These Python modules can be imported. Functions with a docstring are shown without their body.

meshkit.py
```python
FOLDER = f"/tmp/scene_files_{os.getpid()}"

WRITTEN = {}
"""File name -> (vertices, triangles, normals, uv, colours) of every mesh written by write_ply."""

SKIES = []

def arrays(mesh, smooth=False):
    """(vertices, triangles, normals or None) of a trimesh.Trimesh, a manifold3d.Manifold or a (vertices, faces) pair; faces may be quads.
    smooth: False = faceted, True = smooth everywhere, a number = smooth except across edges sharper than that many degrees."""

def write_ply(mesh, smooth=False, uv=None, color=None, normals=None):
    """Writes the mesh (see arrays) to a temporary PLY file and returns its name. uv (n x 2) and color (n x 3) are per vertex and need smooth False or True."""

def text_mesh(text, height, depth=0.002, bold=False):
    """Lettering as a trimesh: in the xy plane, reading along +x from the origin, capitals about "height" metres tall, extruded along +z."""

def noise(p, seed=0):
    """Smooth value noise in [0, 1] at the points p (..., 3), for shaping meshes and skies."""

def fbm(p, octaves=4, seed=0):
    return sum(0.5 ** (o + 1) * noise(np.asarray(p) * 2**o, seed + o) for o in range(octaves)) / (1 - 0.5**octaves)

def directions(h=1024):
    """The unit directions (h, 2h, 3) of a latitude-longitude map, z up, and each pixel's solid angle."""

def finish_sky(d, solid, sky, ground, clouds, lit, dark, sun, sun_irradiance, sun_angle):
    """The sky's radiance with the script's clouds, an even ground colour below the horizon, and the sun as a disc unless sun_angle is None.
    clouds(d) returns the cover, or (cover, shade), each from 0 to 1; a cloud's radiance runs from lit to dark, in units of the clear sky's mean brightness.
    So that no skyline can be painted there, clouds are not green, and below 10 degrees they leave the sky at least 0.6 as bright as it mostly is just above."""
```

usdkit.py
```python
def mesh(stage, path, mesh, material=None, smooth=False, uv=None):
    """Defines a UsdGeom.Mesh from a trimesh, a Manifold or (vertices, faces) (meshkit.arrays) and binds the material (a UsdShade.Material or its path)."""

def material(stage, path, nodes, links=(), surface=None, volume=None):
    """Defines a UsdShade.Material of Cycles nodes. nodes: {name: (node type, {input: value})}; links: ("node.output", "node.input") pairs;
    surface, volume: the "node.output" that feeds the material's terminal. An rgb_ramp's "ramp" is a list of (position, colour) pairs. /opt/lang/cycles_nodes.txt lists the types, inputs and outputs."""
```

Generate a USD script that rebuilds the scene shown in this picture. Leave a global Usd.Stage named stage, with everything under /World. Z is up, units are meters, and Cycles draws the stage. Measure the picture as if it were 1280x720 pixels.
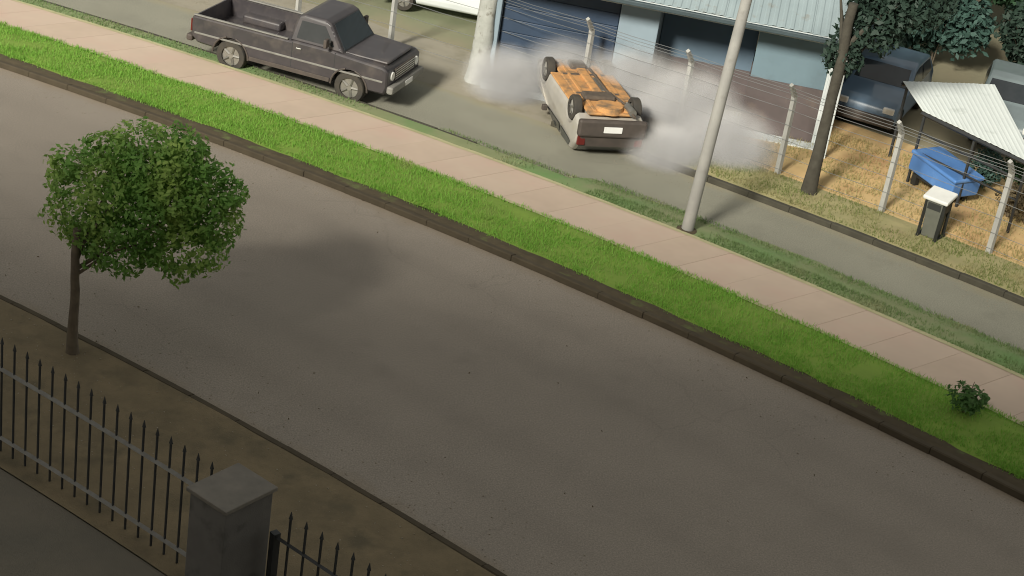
import math, random
import numpy as np, trimesh, manifold3d as m3
from shapely.geometry import Polygon
import usdkit
from meshkit import noise, fbm
from pxr import Usd, UsdGeom, UsdLux, UsdShade, Gf, Sdf

random.seed(7); rng = np.random.default_rng(7)
stage = Usd.Stage.CreateInMemory()
UsdGeom.SetStageUpAxis(stage, 'Z'); UsdGeom.SetStageMetersPerUnit(stage, 1.0)
UsdGeom.Xform.Define(stage, '/World'); UsdGeom.Scope.Define(stage, '/World/Looks')

# ------------------------------------------------------------------ camera
CAM_H, PITCH, ROLL = 14.5, 0.46109225, 0.1589029
fw = np.array([0, math.cos(PITCH), -math.sin(PITCH)]); ri = np.array([1., 0, 0]); up0 = np.cross(ri, fw)
cr, sr = math.cos(ROLL), math.sin(ROLL)
right, up = cr * ri + sr * up0, -sr * ri + cr * up0
cam = UsdGeom.Camera.Define(stage, '/World/camera')
M4 = Gf.Matrix4d(*right, 0, *up, 0, *(-fw), 0, 0, 0, CAM_H, 1)
cam.AddTransformOp().Set(M4)
cam.CreateHorizontalApertureAttr(36.0); cam.CreateVerticalApertureAttr(20.25)
cam.CreateFocalLengthAttr(2201 / 1280 * 36.0); cam.CreateClippingRangeAttr(Gf.Vec2f(0.1, 2000))
cam.CreateExposureAttr(1.72)

# ------------------------------------------------------------------ sky and hazy sun
SUN_AZ, SUN_EL = math.atan2(-0.45, -0.89), math.radians(31)      # azimuth = atan2(x, y)
sd = np.array([math.sin(SUN_AZ) * math.cos(SUN_EL), math.cos(SUN_AZ) * math.cos(SUN_EL), math.sin(SUN_EL)])
sky = UsdLux.DomeLight.Define(stage, '/World/sky')
sky.GetPrim().SetCustomDataByKey('kind', 'structure')
skym = usdkit.material(stage, '/World/Looks/sky', {
    's': ('sky_texture', {'sky_type': 'single_scattering', 'sun_disc': False, 'sun_elevation': SUN_EL, 'sun_rotation': SUN_AZ, 'aerosol_density': 4.0}),
    'h': ('mix_color', {'fac': 0.85, 'b': (2.15, 2.05, 1.75)}),
    'b': ('background_shader', {'strength': 0.052})}, [('s.color', 'h.a'), ('h.result', 'b.color')], surface='b.background')
UsdShade.MaterialBindingAPI.Apply(sky.GetPrim()).Bind(skym)
sun = UsdLux.DistantLight.Define(stage, '/World/sun')
sun.CreateNormalizeAttr(True); sun.CreateIntensityAttr(0.4); sun.CreateAngleAttr(10.0); sun.CreateColorAttr(Gf.Vec3f(1, .95, .84))
z_ = sd; x_ = np.cross([0, 0, 1], z_); x_ /= np.linalg.norm(x_); y_ = np.cross(z_, x_)
sun.AddTransformOp().Set(Gf.Matrix4d(*x_, 0, *y_, 0, *z_, 0, 0, 0, 30, 1))

# ------------------------------------------------------------------ naming helpers
used = {}
def numbered(parent, name):
    k = used.get((parent, name), 0); used[(parent, name)] = k + 1
    return f'{parent}/{name}' if k == 0 else f'{parent}/{name}_{k:03d}'
def keys(p, **kw):
    for k, v in kw.items():
        if v: p.SetCustomDataByKey(k, v)
def thing(name, label, category, loc=(0, 0, 0), rotz=0, group=None, rotx=0, roty=0):
    x = UsdGeom.Xform.Define(stage, numbered('/World', name))
    x.AddTranslateOp().Set(Gf.Vec3d(*map(float, loc))); x.AddRotateZOp().Set(math.degrees(rotz))
    if roty: x.AddRotateYOp().Set(math.degrees(roty))
    if rotx: x.AddRotateXOp().Set(math.degrees(rotx))
    keys(x.GetPrim(), label=label, category=category, group=group)
    return str(x.GetPath())
def part(name, mesh, m, parent='/World', smooth=False, **kw):
    if isinstance(mesh, list): mesh = trimesh.util.concatenate(mesh)
    p = usdkit.mesh(stage, numbered(parent, name), mesh, MAT[m], smooth=smooth, uv=getattr(mesh, 'street_uv', None) if not smooth else None)
    keys(p.GetPrim(), **kw)
    return str(p.GetPath())
def struct(name, mesh, m, smooth=False): return part(name, mesh, m, kind='structure', smooth=smooth)
def structx(name):
    x = UsdGeom.Xform.Define(stage, numbered('/World', name)); keys(x.GetPrim(), kind='structure'); return str(x.GetPath())

# ------------------------------------------------------------------ materials
MAT = {}
def mat(name, c1, c2=None, scale=3.0, detail=6, rough=0.85, bump=0.0, bscale=40, metallic=0, spec=0.5, spots=None, coat=0):
    """Two tones mixed by noise, optional darker spots, fine relief."""
    c2 = c2 or tuple(x * .8 for x in c1)
    N = {'g': ('geometry', {}), 'n': ('noise_texture', {'scale': scale, 'detail': detail, 'roughness': .62}),
         'r': ('rgb_ramp', {'ramp': [(.3, c1), (.7, c2)]}),
         'p': ('principled_bsdf', {'roughness': rough, 'metallic': metallic, 'specular_ior_level': spec, 'coat_weight': coat})}
    L = [('g.position', 'n.vector'), ('n.fac', 'r.fac')]
    out = 'r.color'
    if spots:
        sc, col, lo, hi = spots
        N['n2'] = ('noise_texture', {'scale': sc, 'detail': 5, 'roughness': .6})
        N['m2'] = ('map_range', {'from_min': lo, 'from_max': hi, 'clamp': True})
        N['x2'] = ('mix_color', {'b': col})
        L += [('g.position', 'n2.vector'), ('n2.fac', 'm2.value'), ('m2.result', 'x2.fac'), (out, 'x2.a')]; out = 'x2.result'
    L.append((out, 'p.base_color'))
    if bump:
        N['n3'] = ('noise_texture', {'scale': bscale, 'detail': 4}); N['b'] = ('bump', {'strength': bump, 'distance': .01})
        L += [('g.position', 'n3.vector'), ('n3.fac', 'b.height'), ('b.normal', 'p.normal')]
    MAT[name] = usdkit.material(stage, '/World/Looks/' + name, N, L, surface='p.BSDF')
def leafmat(name, dark, mid, light, trans=.35, dry=None, lo=.52, hi=.68, dsc=.9):
    N = {'g': ('geometry', {}), 'r': ('rgb_ramp', {'ramp': [(0, dark), (.5, mid), (1, light)]}),
         'p': ('principled_bsdf', {'roughness': .6, 'specular_ior_level': .3}), 't': ('translucent_bsdf', {}), 'x': ('mix_closure', {'fac': trans})}
    L = [('g.random_per_island', 'r.fac'), ('p.BSDF', 'x.closure1'), ('t.BSDF', 'x.closure2')]; c = 'r.color'
    if dry:                                                 # parched patches
        N['n'] = ('noise_texture', {'scale': dsc, 'detail': 5, 'roughness': .65}); N['m'] = ('map_range', {'from_min': lo, 'from_max': hi, 'clamp': True, 'to_max': .85}); N['y'] = ('mix_color', {'b': dry})
        L += [('g.position', 'n.vector'), ('n.fac', 'm.value'), ('m.result', 'y.fac'), (c, 'y.a')]; c = 'y.result'
    L += [(c, 'p.base_color'), (c, 't.color')]
    MAT[name] = usdkit.material(stage, '/World/Looks/' + name, N, L, surface='x.closure')
def asphalt(name, c1, c2, patch, lmid, lhalf, tracks, dust):
    """Worn asphalt: aggregate grain, patches, cracks, tyre-polished bands along the street and dusty edges (uv = metres along and across)."""
    N = {'g': ('geometry', {}), 'u': ('uvmap', {'attribute': 'st'}), 'sx': ('separate_xyz', {}),
         'n1': ('noise_texture', {'scale': .45, 'detail': 7, 'roughness': .65}), 'r1': ('rgb_ramp', {'ramp': [(.3, c1), (.7, c2)]}),
         'n2': ('noise_texture', {'scale': 34, 'detail': 4, 'roughness': .8}), 'm2': ('map_range', {'from_min': .3, 'from_max': .7, 'to_min': .66, 'to_max': 1.34}),
         'x2': ('mix_color', {'blend_type': 'multiply', 'fac': 1.0}),
         'n3': ('noise_texture', {'scale': 1.2, 'detail': 6, 'roughness': .65}), 'm3': ('map_range', {'from_min': .56, 'from_max': .72, 'to_max': .5, 'clamp': True}), 'x3': ('mix_color', {'b': patch}),
         'nd': ('noise_texture', {'scale': 1.6, 'detail': 4}), 'vs': ('vector_math', {'math_type': 'multiply_add', 'vector2': (.5, .5, .5)}),
         'v': ('voronoi_texture', {'feature': 'distance_to_edge', 'scale': .55}), 'mv': ('map_range', {'from_min': .0, 'from_max': .011, 'to_min': 1, 'to_max': 0, 'clamp': True}),
         'n4': ('noise_texture', {'scale': .22, 'detail': 2}), 'm4': ('map_range', {'from_min': .5, 'from_max': .6, 'clamp': True}), 'mc': ('math', {'math_type': 'multiply'}), 'mc2': ('math', {'math_type': 'multiply', 'value2': .16}), 'x4': ('mix_color', {'b': (.06, .055, .048)}),
         'p': ('principled_bsdf', {'roughness': .88}), 'b': ('bump', {'strength': .6, 'distance': .008})}
    L = [('g.position', 'n1.vector'), ('n1.fac', 'r1.fac'), ('g.position', 'n2.vector'), ('n2.fac', 'm2.value'), ('r1.color', 'x2.a'), ('m2.result', 'x2.b'),
         ('g.position', 'n3.vector'), ('n3.fac', 'm3.value'), ('m3.result', 'x3.fac'), ('x2.result', 'x3.a'),
         ('g.position', 'nd.vector'), ('nd.color', 'vs.vector1'), ('g.position', 'vs.vector3'), ('vs.vector', 'v.vector'), ('v.distance', 'mv.value'),
         ('g.position', 'n4.vector'), ('n4.fac', 'm4.value'), ('m4.result', 'mc.value1'), ('mv.result', 'mc.value2'), ('mc.value', 'mc2.value1'), ('mc2.value', 'x4.fac'),
         ('n2.fac', 'b.height'), ('b.normal', 'p.normal'), ('u.UV', 'sx.vector')]
    last = 'x3.result'
    for i, c in enumerate(tracks):                       # tyre bands
        N[f'ts{i}'] = ('math', {'math_type': 'subtract', 'value2': c}); N[f'ta{i}'] = ('math', {'math_type': 'absolute'})
        N[f'tm{i}'] = ('map_range', {'range_type': 'smoothstep', 'from_min': .55, 'from_max': .05, 'to_min': 0, 'to_max': .22, 'clamp': True}); N[f'tx{i}'] = ('mix_color', {'b': tuple(x * .55 for x in c2)})
        N[f'tk{i}'] = ('math', {'math_type': 'multiply'})
        L += [('sx.y', f'ts{i}.value1'), (f'ts{i}.value', f'ta{i}.value1'), (f'ta{i}.value', f'tm{i}.value'), (f'tm{i}.result', f'tk{i}.value1'), ('n1.fac', f'tk{i}.value2'), (f'tk{i}.value', f'tx{i}.fac'), (last, f'tx{i}.a')]; last = f'tx{i}.result'
    N['es'] = ('math', {'math_type': 'subtract', 'value2': lmid}); N['ea'] = ('math', {'math_type': 'absolute'})
    N['en'] = ('math', {'math_type': 'multiply_add', 'value2': .9}); N['em'] = ('map_range', {'from_min': lhalf + .10, 'from_max': lhalf + .62, 'to_max': .75, 'clamp': True}); N['ex'] = ('mix_color', {'b': dust})
    L += [('sx.y', 'es.value1'), ('es.value', 'ea.value1'), ('n3.fac', 'en.value1'), ('ea.value', 'en.value3'), ('en.value', 'em.value'), ('em.result', 'ex.fac'), (last, 'ex.a'), ('ex.result', 'x4.a'), ('x4.result', 'p.base_color')]
    MAT[name] = usdkit.material(stage, '/World/Looks/' + name, N, L, surface='p.BSDF')
asphalt('asphalt_near', (.305, .267, .222), (.27, .237, .197), (.235, .207, .172), 19.78, 4.27, (17.0, 18.5, 21.0, 22.5), (.27, .215, .145))
asphalt('asphalt_far', (.285, .28, .222), (.245, .24, .19), (.205, .20, .16), 29.8, 1.32, (29.2, 30.6), (.31, .275, .17))
mat('apron', (.33, .30, .23), (.27, .25, .20), .5, 8, .95, .5, 60, spots=(1.6, (.22, .20, .14), .5, .75))
mat('grit', (.34, .30, .23), (.22, .19, .14), 9, 4, .95)
mat('soil', (.095, .075, .043), (.065, .052, .03), 4, 6, 1, .8, 60, spots=(2.2, (.12, .15, .05), .55, .7))
mat('grass_ground', (.21, .33, .05), (.16, .26, .04), 1.5, 6, 1, .8, 60, spots=(.9, (.15, .17, .05), .6, .8))
mat('path', (.57, .455, .36), (.515, .41, .325), .9, 7, .9, .3, 120, spots=(.6, (.545, .395, .32), .5, .75))
mat('path_worn', (.56, .445, .35), (.50, .395, .31), 1.4, 7, .9, .3, 120, spots=(1.1, (.52, .42, .32), .55, .8))
mat('edging', (.50, .46, .28), (.36, .36, .19), 3, 5, .9, .4, 60)
mat('verge', (.38, .34, .17), (.29, .275, .13), 1.4, 7, 1, .8, 50, spots=(.8, (.34, .28, .15), .55, .75))
mat('verge_near', (.26, .28, .15), (.20, .24, .11), 1.4, 7, 1, .8, 50, spots=(.5, (.15, .26, .09), .45, .65))
mat('yard', (.64, .44, .21), (.54, .40, .19), .7, 7, 1, .8, 50, spots=(.45, (.42, .25, .12), .5, .7))
mat('ground', (.30, .26, .17), (.22, .215, .14), .35, 8, 1, .6, 40, spots=(.15, (.20, .22, .13), .48, .65))
mat('sidewalk', (.22, .172, .10), (.15, .12, .07), 2.2, 8, .95, .9, 40, spots=(1.5, (.12, .10, .06), .52, .7))
mat('front_yard', (.17, .15, .115), (.13, .12, .095), .9, 8, .95, .5, 60)
mat('kerb_soiled', (.085, .068, .042), (.06, .048, .03), 3, 6, .95, .5, 60)
mat('kerb_stone', (.26, .25, .19), (.19, .185, .13), 3, 6, .95, .5, 60)
mat('kerb_shaded', (.075, .07, .05), (.045, .042, .03), 3, 6, .95, .5, 60)  # shadow on the kerb face put into a near-black stone colour
mat('concrete', (.42, .42, .39), (.32, .32, .30), 2.5, 7, .9, .4, 70)
mat('concrete_pole', (.36, .355, .33), (.28, .275, .26), 2.0, 7, .85, .3, 70, spots=(3, (.25, .24, .22), .6, .75))
mat('wire', (.25, .26, .26), None, 5, 2, .5, metallic=.6)
mat('bark_pale', (.42, .43, .40), (.30, .31, .28), 4, 7, .95, .9, 22, spots=(5, (.17, .16, .13), .58, .7))
mat('bark_dark', (.07, .065, .05), (.045, .04, .03), 6, 6, .95, .9, 25)
mat('bark', (.16, .13, .09), (.10, .08, .06), 6, 6, .95, .9, 25)
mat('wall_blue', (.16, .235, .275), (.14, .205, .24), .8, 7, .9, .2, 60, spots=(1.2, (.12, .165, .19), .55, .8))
mat('wall_blue_shaded', (.125, .18, .235), (.105, .155, .20), .8, 7, .9, .2, 60)  # darker copy of the wall blue, shade of the recess painted in
mat('wall_pillar', (.26, .33, .38), (.22, .285, .33), .8, 7, .9, .2, 60)
mat('dado', (.125, .10, .098), (.095, .08, .078), 1.2, 7, .9, .3, 60, spots=(2, (.15, .12, .105), .55, .7))
mat('garage', (.035, .06, .105), (.028, .048, .082), 1.5, 6, .5, .1, 40)
mat('roof_metal', (.36, .44, .46), (.30, .375, .395), .7, 7, .5, .05, 40, metallic=.1, spots=(1.8, (.26, .24, .20), .58, .75))
mat('gutter', (.05, .075, .085), None, 4, 4, .6)
mat('trim_white', (.66, .70, .70), (.55, .60, .60), 3, 5, .7)
mat('canopy_sheet', (.66, .71, .69), (.61, .66, .64), 1.0, 6, .6, .1, 30, spots=(2, (.46, .5, .47), .6, .8))
mat('dark_metal', (.035, .038, .04), (.022, .024, .025), 6, 5, .55, .2, 60)
mat('rail_grey', (.24, .235, .215), (.16, .155, .14), 5, 5, .6, .2, 60)
mat('pillar_plaster', (.165, .158, .148), (.12, .115, .107), 1.6, 8, .9, .4, 60, spots=(2.5, (.09, .088, .08), .56, .72))
mat('pillar_cap', (.22, .20, .17), (.15, .14, .12), 3, 7, .9, .4, 60)
mat('silver_paint', (.44, .42, .375), (.37, .35, .31), 2, 5, .35, spec=.6, coat=.4, spots=(4, (.40, .36, .28), .55, .75))
mat('white_paint', (.70, .74, .74), (.66, .70, .70), 2, 5, .3, coat=.5)
mat('truck_paint', (.054, .048, .052), (.040, .036, .039), 2, 6, .45, coat=.25, spots=(2.2, (.10, .085, .078), .5, .8))
mat('bluegrey_paint', (.11, .17, .24), (.09, .14, .20), 2, 5, .35, coat=.5)
mat('grey_paint', (.17, .21, .22), (.14, .175, .18), 2, 5, .35, coat=.5)
mat('underbody', (.60, .31, .11), (.50, .26, .10), 7, 8, .95, .5, 60, spots=(3.2, (.20, .14, .085), .47, .68))
mat('underbody_part', (.12, .095, .07), (.07, .055, .045), 8, 6, .85, .4, 40)
mat('rubber', (.035, .033, .03), (.06, .052, .04), 6, 5, .9)
mat('rim', (.38, .37, .34), (.28, .27, .24), 6, 5, .45, metallic=.7)
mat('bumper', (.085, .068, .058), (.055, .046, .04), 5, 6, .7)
mat('plate', (.78, .78, .77), (.72, .72, .70), 8, 3, .5)
mat('plate_ink', (.09, .09, .10), None, 8, 3, .5)
mat('chrome', (.62, .62, .60), None, 5, 3, .25, metallic=.8)
mat('lamp_red', (.13, .018, .015), None, 5, 3, .2)
mat('lamp_clear', (.75, .75, .72), None, 5, 3, .1)
mat('car_glass', (.02, .026, .03), (.03, .035, .04), 3, 3, .06, spec=.8)
mat('tarp_blue', (.085, .22, .52), (.07, .18, .44), 1.6, 6, .5, .05, 30, spots=(2, (.14, .28, .56), .52, .75))
mat('bin_white', (.74, .75, .72), (.66, .67, .64), 4, 5, .6)
mat('bin_dark', (.028, .03, .028), (.02, .022, .02), 4, 5, .6)
mat('bin_body', (.13, .135, .11), (.10, .105, .085), 4, 5, .7)
mat('added_facade', (.50, .47, .42), (.44, .41, .37), .6, 7, .9, .2, 40)
leafmat('leaf_street', (.16, .32, .07), (.29, .50, .12), (.48, .64, .22), .5, dry=(.40, .52, .14), lo=.45, hi=.7, dsc=1.6)
leafmat('leaf_dark', (.03, .055, .04), (.045, .085, .06), (.075, .125, .08), .25)
leafmat('leaf_teal', (.055, .11, .09), (.085, .155, .12), (.13, .21, .15), .25)
leafmat('leaf_green', (.05, .11, .055), (.08, .16, .07), (.12, .21, .09), .3)
leafmat('leaf_shrub', (.08, .17, .05), (.14, .27, .08), (.22, .36, .13))
leafmat('leaf_brown', (.15, .12, .07), (.21, .17, .10), (.28, .23, .13))
leafmat('blade_green', (.25, .48, .08), (.35, .60, .11), (.47, .68, .18), dry=(.42, .44, .17), lo=.56, hi=.82)
leafmat('blade_side', (.19, .28, .11), (.26, .35, .15), (.36, .43, .20), dry=(.34, .34, .19), lo=.52, hi=.7, dsc=.9)
leafmat('blade_dry', (.42, .36, .17), (.52, .45, .22), (.62, .54, .28), dry=(.30, .31, .12), lo=.5, hi=.66, dsc=.7)
leafmat('blade_verge', (.22, .26, .09), (.32, .32, .14), (.44, .40, .19), dry=(.46, .40, .22), lo=.5, hi=.64, dsc=1.1)

# ------------------------------------------------------------------ shapes
def box(x0, x1, y0, y1, z0, z1):
    b = trimesh.creation.box((x1 - x0, y1 - y0, z1 - z0)); b.apply_translation(((x0 + x1) / 2, (y0 + y1) / 2, (z0 + z1) / 2)); return b
def to_m(t): return m3.Manifold(m3.Mesh(np.asarray(t.vertices, np.float32), np.asarray(t.faces, np.uint32)))
def from_m(m): a = m.to_mesh(); return trimesh.Trimesh(a.vert_properties[:, :3], a.tri_verts, process=False)
def rbox(x0, x1, y0, y1, z0, z1, r=.02, seg=8):
    s = m3.Manifold.sphere(r, seg)
    return from_m(m3.Manifold.batch_hull([s.translate((x, y, z)) for x in (x0 + r, x1 - r) for y in (y0 + r, y1 - r) for z in (z0 + r, z1 - r)]))
def tube(pts, radii, n=10, cap=True):
    pts = np.asarray(pts, float); radii = np.broadcast_to(np.asarray(radii, float), len(pts))
    V, F = [], []
    tan = np.gradient(pts, axis=0); tan /= np.linalg.norm(tan, axis=1, keepdims=True)
    ref = np.array([0, 0, 1.]) if abs(tan[0][2]) < .9 else np.array([1., 0, 0])
    for p, t, r in zip(pts, tan, radii):
        a = np.cross(ref, t); a /= np.linalg.norm(a); b = np.cross(t, a)
        for k in range(n):
            w = 2 * math.pi * k / n; V.append(p + r * (math.cos(w) * a + math.sin(w) * b))
    m = len(pts)
    for i in range(m - 1):
        for k in range(n):
            q, q2 = i * n + k, i * n + (k + 1) % n
            F += [(q, q2, q2 + n), (q, q2 + n, q + n)]
    if cap:
        V += [pts[0], pts[-1]]
        for k in range(n): F += [(m * n, (k + 1) % n, k), (m * n + 1, (m - 1) * n + k, (m - 1) * n + (k + 1) % n)]
    return trimesh.Trimesh(np.array(V), np.array(F), process=False)
def cyl(p0, p1, r, n=16): return tube([p0, p1], [r, r], n)
def place(mesh, loc, rz=0):
    m = mesh.copy(); m.apply_transform(trimesh.transformations.rotation_matrix(rz, (0, 0, 1))); m.apply_translation(loc); return m

# the street bends gently: a runs along it, l across it (metres)
RT, RN, RK = np.array([.68169535, -.73163614]), np.array([.73163614, .68169535]), -.006947973
def rd(a, l, z=0.0):
    a, l = np.asarray(a, float), np.asarray(l, float)
    ac = np.clip(a, -46, 0)
    off = RK * ac * ac + 2 * RK * ac * (a - ac)
    xy = a[..., None] * RT + (l + off)[..., None] * RN
    return np.concatenate([xy, np.broadcast_to(np.asarray(z, float), a.shape)[..., None]], -1)
def heading(a):
    d = RT + 2 * RK * np.clip(a, -46, 0) * RN; return math.atan2(d[1], d[0])
def strip(l0, l1, z, a0=-90, a1=40, step=.5, jit0=0, jit1=0, seed=0, rows=2, relief=0, z1=None):
    a = np.arange(a0, a1 + step, step); n = len(a)
    e0 = l0 + jit0 * (fbm(np.stack([a * 1.7, a * 0 + seed, a * 0], -1)) - .5) * 2
    e1 = l1 + jit1 * (fbm(np.stack([a * 1.7, a * 0 + seed + 9, a * 0], -1)) - .5) * 2
    V = []; U = []; zb = z
    for k in range(rows):
        w = k / (rows - 1); l = e0 * (1 - w) + e1 * w; z = zb + (0 if z1 is None else (z1 - zb) * w)
        zz = z if relief == 0 or k in (0, rows - 1) else z + relief * fbm(np.stack([a * 2, l * 2, a * 0], -1), seed=seed)
        V.append(rd(a, l, zz)); U.append(np.stack([a, l], 1))
    V = np.concatenate(V); F = []
    for k in range(rows - 1):
        i = np.arange(n - 1) + k * n
        F.append(np.stack([i, i + 1, i + 1 + n], 1)); F.append(np.stack([i, i + 1 + n, i + n], 1))
    t = trimesh.Trimesh(V, np.concatenate(F), process=False); t.street_uv = np.concatenate(U); return t
def kerb(name, l0, l1, h, m, a0, a1, length=.95, z0=-.05, fade=0):
    p = structx(name); a = a0; k = 0
    while a < a1:
        dz, dl = random.uniform(-.006, .006), random.uniform(-.008, .008); g = .012; r = .02
        aa = np.array([a + g / 2, a + length - g / 2]); hh = (h + dz) * (min(1, (a1 - a + .3) / fade) if fade else 1)
        prof = [(l0, z0), (l0, hh - r), (l0 + r, hh), (l1 - r, hh), (l1, hh - r), (l1, z0)]
        V = np.concatenate([rd(np.full(6, x), np.array([q[0] + dl for q in prof]), np.array([q[1] for q in prof])) for x in aa])
        F = []
        for i in range(5): F += [(i, i + 6, i + 7), (i, i + 7, i + 1)]
        for i in range(1, 5): F += [(0, i, i + 1), (6, 6 + i + 1, 6 + i)]
        part('kerb_stone', trimesh.Trimesh(V, np.array(F), process=False), m, p); a += length; k += 1

def blades(pts, h, w, seed):
    r = np.random.default_rng(seed); n = len(pts)
    hh = h * r.uniform(.5, 1.3, n); ang = r.uniform(0, 2 * math.pi, n); lean = r.uniform(0, .7, n); ad = r.uniform(0, 2 * math.pi, n)
    dx = np.stack([np.cos(ang), np.sin(ang), 0 * ang], 1) * w / 2
    tip = pts + np.stack([np.cos(ad) * lean * hh, np.sin(ad) * lean * hh, hh], 1)
    V = np.stack([pts - dx, pts + dx, tip], 1).reshape(-1, 3)
    return trimesh.Trimesh(V, np.arange(3 * n).reshape(-1, 3), process=False)
def scatter(l0, l1, a0, a1, n, z, seed, clump=0.0, cs=1.2):
    r = np.random.default_rng(seed); a = r.uniform(a0, a1, n * 3); l = r.uniform(l0, l1, n * 3)
    keep = fbm(np.stack([a * cs, l * cs, a * 0], -1), seed=seed) + r.uniform(-.15, .15, n * 3) > clump
    a, l = a[keep][:n], l[keep][:n]
    return rd(a, l, z)
def leaves(centers, radii, n, size, seed, flat=.5):
    """Leaf-sized faces in clumps over lumpy volumes."""
    r = np.random.default_rng(seed); centers = np.asarray(centers, float); radii = np.asarray(radii, float)
    w = (radii.prod(1) ** .667); pick = r.choice(len(centers), n, p=w / w.sum())
    d = r.normal(size=(n, 3)); d /= np.linalg.norm(d, axis=1, keepdims=True)
    rad = r.uniform(.35, 1, n) ** .45
    rad *= .72 + .56 * noise(d * 2.3 + pick[:, None] * 7.1, seed)
    P = centers[pick] + d * radii[pick] * rad[:, None]
    keep = fbm(P * (1.1 / radii.mean()) * 2.2, seed=seed + 3) > .36
    P, d = P[keep], d[keep]; n = len(P)
    nr = d * .6 + r.normal(size=(n, 3)) * .6 + np.array([0, 0, .5]); nr /= np.linalg.norm(nr, axis=1, keepdims=True)
    u = np.cross(nr, r.normal(size=(n, 3))); u /= np.linalg.norm(u, axis=1, keepdims=True); v = np.cross(nr, u)
    s = size * r.uniform(.6, 1.4, n)[:, None]
    V = np.stack([P - u * s, P + v * s * flat, P + u * s, P - v * s * flat], 1).reshape(-1, 3)
    i = np.arange(n)[:, None] * 4
    return trimesh.Trimesh(V, np.concatenate([i + [0, 1, 2], i + [0, 2, 3]]), process=False)

# ================================================================== SETTING
g = trimesh.Trimesh([(-150, -100, -.03), (150, -100, -.03), (150, 200, -.03), (-150, 200, -.03)], [(0, 1, 2), (0, 2, 3)])
struct('ground', g, 'ground')
struct('front_yard', strip(-6, 11.9, .10, jit0=0), 'front_yard')
struct('near_pavement', strip(11.9, 15.40, .12, jit1=.03, rows=6, relief=.02), 'sidewalk')
kerb('near_pavement_kerb', 15.40, 15.53, .125, 'kerb_soiled', -46, 2)
struct('near_road', strip(15.5, 24.1, 0), 'asphalt_near')
kerb('median_kerb', 24.02, 24.16, .13, 'kerb_soiled', -46, -4)
struct('soil_strip', strip(24.15, 24.50, .12, jit1=.07, seed=2, rows=4, relief=.03), 'soil')
struct('median_grass_bed', strip(24.44, 26.20, .128, jit0=.10, jit1=.02, seed=4, rows=8, relief=.03), 'grass_ground')
pth = structx('path')
for k in range(46):
    a = -48.0 + k * .98; dz = random.uniform(-.002, .002); g = .0035
    V = np.concatenate([rd(np.full(4, x), np.array([26.17, 26.17, 27.88, 27.88]), np.array([.05, .135 + dz, .135 + dz, .05])) for x in (a + g, a + .98 - g)])
    part('paving_slab', trimesh.Trimesh(V, [(1, 5, 6), (1, 6, 2), (0, 1, 2), (0, 2, 3), (4, 6, 5), (4, 7, 6)], process=False), 'path' if k % 3 else 'path_worn', pth)
part('slab_bed', strip(26.17, 27.88, .118, rows=2), 'soil', pth)
struct('path_edging_near', strip(26.13, 26.24, .146, jit0=.02, jit1=.02, seed=6), 'edging')
struct('path_edging_far', strip(27.80, 27.92, .146, jit0=.02, jit1=.03, seed=8), 'edging')
struct('median_verge', strip(27.86, 28.42, .12, jit1=.02, rows=4, relief=.015, seed=3), 'verge_near')
kerb('far_road_kerb', 28.40, 28.52, .125, 'kerb_shaded', -46, -24.6, fade=4.0)
struct('road_edge_grass', strip(28.41, 29.15, .119, a0=-24.7, a1=-2, z1=.006, jit1=.22, rows=5, relief=.02, seed=13), 'verge_near')
struct('far_road', strip(28.5, 31.2, 0.0), 'asphalt_far')
struct('driveway_apron', strip(31.18, 34.2, 0.004, a0=-90, a1=-27.2, jit1=.35, seed=5, rows=4), 'apron')
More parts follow.
